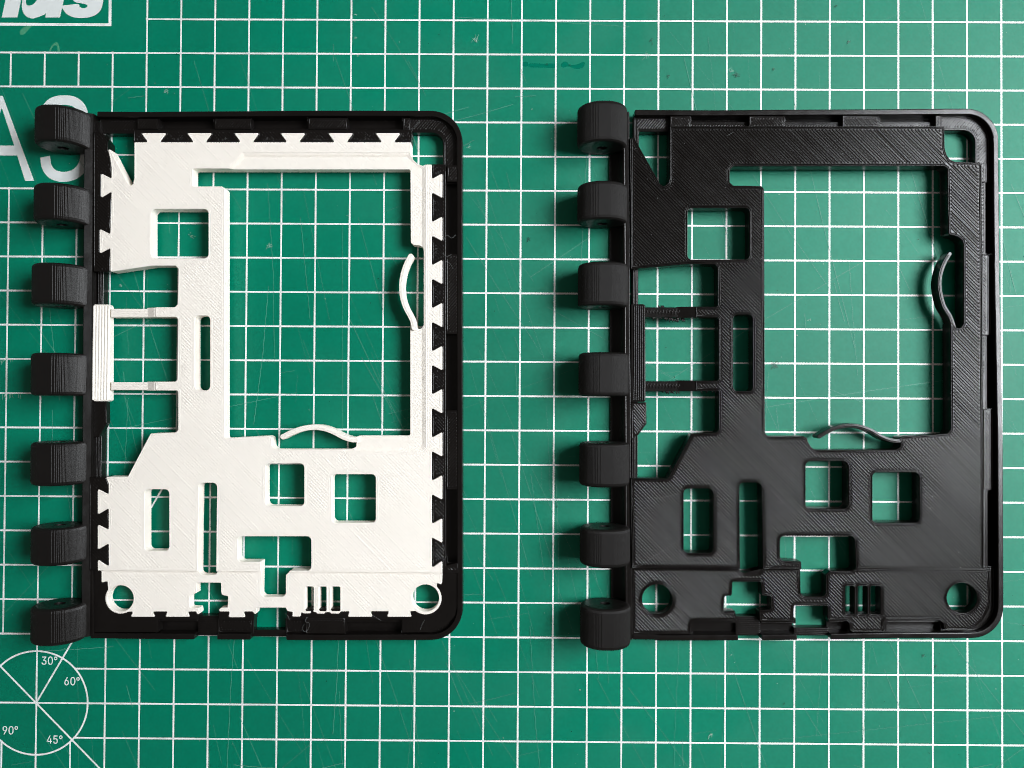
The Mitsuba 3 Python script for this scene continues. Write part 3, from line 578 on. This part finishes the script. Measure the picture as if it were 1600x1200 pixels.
    frame=[[(-110.86,75.53),(-31.34,75.88),(-31.29,69.01),(-110.78,68.64)],[(-27.07,66.01),(-21.5,66.03),(-20.68,-49.96),(-26.21,-50)],[(-122.31,74.83),(-120.38,74.84),(-118.24,72.1),(-118.15,69.34),(-115.95,64.58),(-115.59,34.83),(-121.82,34.79)],[(-122.19,-23.73),(-115.62,-23.69),(-115.3,-50.64),(-121.85,-50.68)],
        [(-122.07,-49.94),(-114.94,-49.89),(-116.27,-60.98),(-102.76,-60.88),(-102.68,-67.87),(-121.48,-68.01)],[(-112.98,-60.96),(-91.26,-60.8),(-91.23,-64.06),(-112.94,-64.22)],[(-85.42,-60.93),(-75.3,-60.86),(-75.27,-64.13),(-85.39,-64.2)],[(-65.91,-61.15),(-30.95,-60.35),(-30.92,-63.7),(-66.07,-63.97)],
        [(-31.68,-59.99),(-24.48,-49.24),(-17.12,-47.19),(-17.05,-58.07),(-18.02,-62.43),(-20.54,-65.35),(-25.08,-67.28),(-33.08,-67.43),(-33.13,-60.37)]],
    blobs=[(-98.64,73.1),(-85.27,73.16),(-71.91,73.22),(-58.37,73.28),(-44.84,73.35),(-108.36,73.24),(-32.97,73.4),(-24.24,53.67),(-24.15,41.36),(-24.06,29.06),(-23.97,16.77),(-23.88,4.5),(-23.8,-7.75),(-23.71,-19.98),(-23.62,-32.2),(-23.53,-44.41),(-24.32,64.28)], blob_x=lambda x, y: (1, 1) if y > 70 else (0.55, 1.6),
    hairs=[])
def lift(pts, zs): return [(x, y, z) for (x, y), z in zip(pts, zs)]
LEFT['hairs'] = [lift([(-31.54,75.12),(-30.82,75.86),(-29.91,76.96),(-29.01,78.07)], (5.6, 6.2, 6.4, 6.0)), lift([(-31.57,75.26),(-30.82,73.42),(-29.69,70.29)], (5.4, 4.2, 3.2)), lift([(-31.38,74.89),(-30.44,72.87),(-29.32,70.84)], (5.2, 4.0, 3.0)),
    lift([(-16.63,71.64),(-15.35,72.57),(-14.44,73.68),(-13.71,74.6)], (4.6, 3.6, 2.4, 0.6)), lift([(-26.56,-63.58),(-27.28,-64.86),(-27.99,-66.67)], (5.0, 5.1, 4.9)), lift([(-41.4,-62.28),(-40.12,-63.17),(-39.02,-64.07)], (5.6, 5.4, 4.8)),
    lift([(-60.77,-65.11),(-61.31,-66.02),(-60.57,-66.92),(-59.67,-66.55),(-59.14,-64.73),(-60.42,-64.2),(-60.06,-63.11)], (5.0, 5.6, 5.9, 6.0, 5.8, 5.6, 5.0)), lift([(-66.45,-62.06),(-65.53,-62.78),(-65.16,-63.87),(-64.62,-62.78)], (5.0, 5.2, 4.8, 4.4)),
    lift([(-21.99,44.38),(-21.09,45.67),(-19.63,44.94),(-18.54,46.04)], (5.7, 6.0, 5.6, 5.0)), lift([(-21.4,38.36),(-20.12,37.63),(-19.2,36.18)], (5.7, 5.6, 5.2)), lift([(-22.51,40.72),(-21.05,39.64),(-19.78,40.19)], (5.7, 6.1, 5.6)),
    lift([(-22.09,-44.92),(-21.17,-46.37),(-20.45,-45.28),(-20.07,-47.44)], (5.7, 6.0, 5.8, 5.4)), lift([(-21.93,-41.66),(-21.01,-43.11),(-21.37,-44.2)], (5.7, 6.0, 5.7))]
lt = 'printed_case_half'
labels[lt] = {'label': 'black 3D printed case half with a cream white inlaid face plate', 'category': 'plastic case'}
case_half(lt, LEFT, 'white_plastic', 3)

# ---- right half: black all over
RIGHT = dict(
    outer=[(30.41,81.82),(61.29,82.17),(88.67,82.44),(135.95,82.92),(136.34,31.63),(137.2,-13.85),(137.31,-67.6),(106.95,-67.83),(79.81,-68.57),(31.61,-69.21)],
    outer_y=(82.09, -68.82),
    spine_ribs=1, spine_x=30.51, spine=[(29.53,81.48),(30.81,81.49),(31.12,31),(31.8,-23.57),(32.36,-68.8),(31,-68.82),(30.53,-23.58),(29.93,31)],
    spine_at=along([(29.64,76.71)][0], [(30.99,-67.01)][0]),
    knuckles=[(22.84,81.66,70.41),(22.96,59.55,48.86),(23.26,37.31,25.12),(23.56,12.32,0.16),(23.87,-12.76,-24.87),(24.17,-36.34,-46.9),(24.38,-58.03,-69.41)],
    gaps=[[(62.15,-60.85),(68.34,-60.81),(69.27,-71.52),(62.36,-71.57)], [(78.71,-60.73),(87.62,-60.67),(88.91,-71.37),(79.09,-71.44)]],
    ledge_gaps=[[(62.57,-58.53),(69.17,-58.48),(69.2,-71.65),(62.61,-71.7)],[(79.25,-58.41),(88.41,-58.34),(88.43,-71.5),(79.27,-71.57)]],
    slots=[[(49.14,81.71),(65.18,81.78),(65.18,79.46),(49.15,79.39)],[(76.23,81.82),(92.06,81.89),(92.07,79.58),(76.24,79.51)],[(103.47,82.13),(118.92,82.2),(118.92,79.7),(103.47,79.63)],[(50,-64.51),(62.44,-64.42),(62.45,-67.52),(50.01,-67.61)],[(69.03,-64.55),(78.9,-64.48),(78.9,-67.03),(69.03,-67.11)],[(88.76,-64.04),(93.88,-64),(93.88,-67.1),(88.77,-67.14)],[(105.2,-63.92),(120.34,-63.81),(120.34,-66.72),(105.2,-66.84)],[(133.6,62.12),(136.54,62.13),(136.51,41.84),(133.58,41.83)],[(133.92,18.28),(136.85,18.29),(136.83,-2.63),(133.9,-2.65)],[(134.06,-26.09),(137.16,-26.07),(137.14,-47.63),(134.04,-47.66)]],
    blocks=[(5.0,[(42.39,80.4),(48.33,80.42),(48.34,77.12),(42.4,77.09)]),
        (5.0,[(64.95,80.5),(75.17,80.54),(75.17,77.24),(64.95,77.19)]),
        (5.0,[(91.59,80.8),(102.16,80.84),(102.16,77.36),(91.59,77.31)]),
        (5.0,[(118.1,80.91),(120.02,80.92),(120.02,77.44),(118.1,77.43)]),
        (5.0,[(130.93,67.23),(132.84,67.24),(132.84,61.93),(130.93,61.92)]),
        (5.0,[(131.27,41.18),(133.36,41.19),(133.33,18.12),(131.25,18.11)]),
        (5.0,[(131.59,-2.81),(133.95,-2.79),(133.92,-25.57),(131.57,-25.59)])] + [(4.6,[(31.74,-1.51),(36.12,-1.49),(36.23,-7.6),(33.97,-10.71),(31.79,-12.37)])],
    block_angle=-50,
    bars=[[(62.1,-62.63),(69.42,-62.57),(69.43,-68.05),(62.12,-68.1)],[(78.75,-65.7),(88.99,-65.62),(88.99,-67.9),(78.76,-67.98)]],
    plate=[(42.15,77.18),(120.21,77.53),(120.39,71.14),(120.93,69.31),(121.84,68.04),(123.2,67.41),(130.27,67.17),(130.81,66.44),(130.97,40.58),(131.19,-13.83),(131.24,-47.59),(133.4,-47.66),(133.98,-56.61),(133.52,-59.5),(131.8,-62.58),(129.72,-64.59),(127.19,-65.6),(121.41,-65.73),(120.69,-65.38),(120.33,-63.57),(119.24,-62.68),(104.05,-62.7),(103.69,-63.52),(103.69,-66.32),(95.01,-66.47),(93.92,-65.76),(93.74,-63.77),(93.02,-63.14),(87.95,-63.18),(87.58,-62.37),(87.67,-58.94),(78.25,-58.91),(77.99,-63.53),(68.39,-63.51),(68.2,-60.35),(71.46,-60.05),(71.54,-56.43),(68.92,-56.18),(68.73,-52.29),(60.75,-52.35),(60.58,-56.24),(58.49,-56.44),(58.23,-60.6),(61.59,-60.67),(61.96,-63.56),(49.54,-63.56),(49,-64.11),(48.83,-67.36),(32.14,-67.49),(31.88,-48.93),(31.38,-22.98),(41.98,-23),(48.72,-10.28),(55.7,-9.87),(56.42,-9.05),(56.39,1.64),(55.84,2),(55.83,4.45),(56.29,5.27),(56.14,22.35),(55.78,22.8),(55.77,25.8),(56.04,26.53),(55.92,36.91),(55.19,37.72),(47.93,37.87),(31.22,36.23),(30.87,73.65),(32.05,74.03),(39.66,60.53),(40.57,59.99),(41.84,60.82),(42.2,62.37)], holes=[[(47.42,53.82),(64.86,53.9),(64.9,39.23),(47.47,39.14)],
        [(60.49,23.47),(65.94,23.5),(65.99,1.88),(60.55,1.85)],
        [(46.6,-25.87),(54.84,-25.81),(54.9,-43.98),(46.67,-44.04)],
        [(62.34,-24.05),(68.59,-24),(68.9,-49.66),(62.64,-49.71)],
        [(81.05,-17.95),(92.99,-17.87),(93,-31.16),(81.07,-31.24)],
        [(99.94,-20.99),(113.13,-20.91),(113.13,-35),(99.95,-35.09)],
        [(73.86,-39.06),(94.81,-38.92),(95.26,-48.93),(88.29,-48.98),(87.11,-50.08),(87.12,-56.23),(80.15,-56.28),(79.84,-46.24),(73.88,-46.01)]], slits=[[(92.73,-53.29),(95.18,-53.27),(95.19,-61.23),(92.74,-61.25)],
        [(96.26,-53.27),(98.89,-53.25),(98.9,-61.2),(96.27,-61.22)],
        [(99.88,-53.24),(102.6,-53.22),(102.6,-61.18),(99.89,-61.2)]], opening=[(60.38,65.75),(119.93,66.12),(121.02,65.39),(121.28,47.08),(121.74,46.54),(123.73,46.09),(125.18,45.1),(125.54,44.01),(125.52,21.29),(124.8,20.19),(123.71,20.1),(122.99,20.91),(121.82,23.45),(121.98,-8.64),(120.99,-9.82),(108.7,-10.63),(107.26,-10.91),(107.98,-12.35),(107.62,-13.8),(106.36,-14.44),(83.94,-14.68),(82.67,-13.96),(81.68,-12.34),(81.49,-11.25),(80.5,-10.8),(70.55,-10.96),(69.55,-10.06),(69.12,59.4),(68.39,60.22),(60.39,60.27),(59.39,61.18),(59.38,64.83)],
    circles=[([(39.36,-57.48)][0],4.25),([(125.75,-56.4)][0],4.25)],
    split=-48.47, thin=[[(24.99,27.37),(47.96,27.49),(48.06,-3.5),(25.13,-3.64)]],
    bridges=[[(34.69,25.62),(45.82,25.68),(45.83,22.75),(34.71,22.69)],[(34.78,4.52),(45.9,4.59),(45.91,1.67),(34.79,1.61)]],
    creases=[[(45.82,-40.05),(33.91,-48.08)],[(33.48,-29.83),(45.41,-27.4)]], dust=90,
    threads=[(*q, n) for q, n in zip([(43.34,22.59),(44.8,22.23),(39.69,22.75),(43.05,1.57),(53.45,1.81),(40.59,25.87)], (14, 18, 9, 10, 6, 4))], stubs=[[(49.6,25.77),(56.68,25.81),(56.69,22.63),(49.61,22.59)],
        [(49.67,4.78),(56.74,4.82),(56.75,1.83),(49.68,1.79)]],
    ramps=[[(44.83,25.72),(50.1,25.75),(50.11,22.65),(44.84,22.62)],[(44.9,4.76),(50.17,4.79),(50.18,1.79),(44.91,1.76)]],
    rail=[(31.57,26.5),(35.22,26.52),(35.68,25.98),(35.88,-0.85),(35.52,-1.4),(31.69,-1.42)], rail_z=(2.4,4.9),
    springs=[[(121.85,41.2),(120.58,39.1),(119.49,36.37),(118.94,33.27),(119.21,30),(120.21,26.37),(121.84,23.65),(122.56,21.83),(123.1,20.02)],[(84.92,-10.88),(86.73,-9.78),(89.44,-8.49),(93.06,-7.75),(96.68,-8.09),(99.94,-9.33),(102.47,-10.86),(105.19,-11.84),(107.54,-12)]],
    spring_w=1.2, spring_z=5.7, ridge=(0,0.62,0.20,0.69), plate_label='black plate covered in slanting print lines',
    hairs=[lift([(58.42,74.38),(59.23,74.85),(60.23,75.4)], (5.95, 6.1, 6.1)), lift([(133.08,40.99),(133.63,41.27),(134.17,41.18)], (5.2, 5.3, 5.1)), lift([(132.37,-2.97),(133.46,-2.6),(134.18,-2.6)], (5.2, 5.4, 5.1))])
rt = 'printed_case_half_001'
labels[rt] = {'label': 'all-black 3D printed case half with a ridged black face plate', 'category': 'plastic case'}
case_half(rt, RIGHT, 'black_plastic', 5)
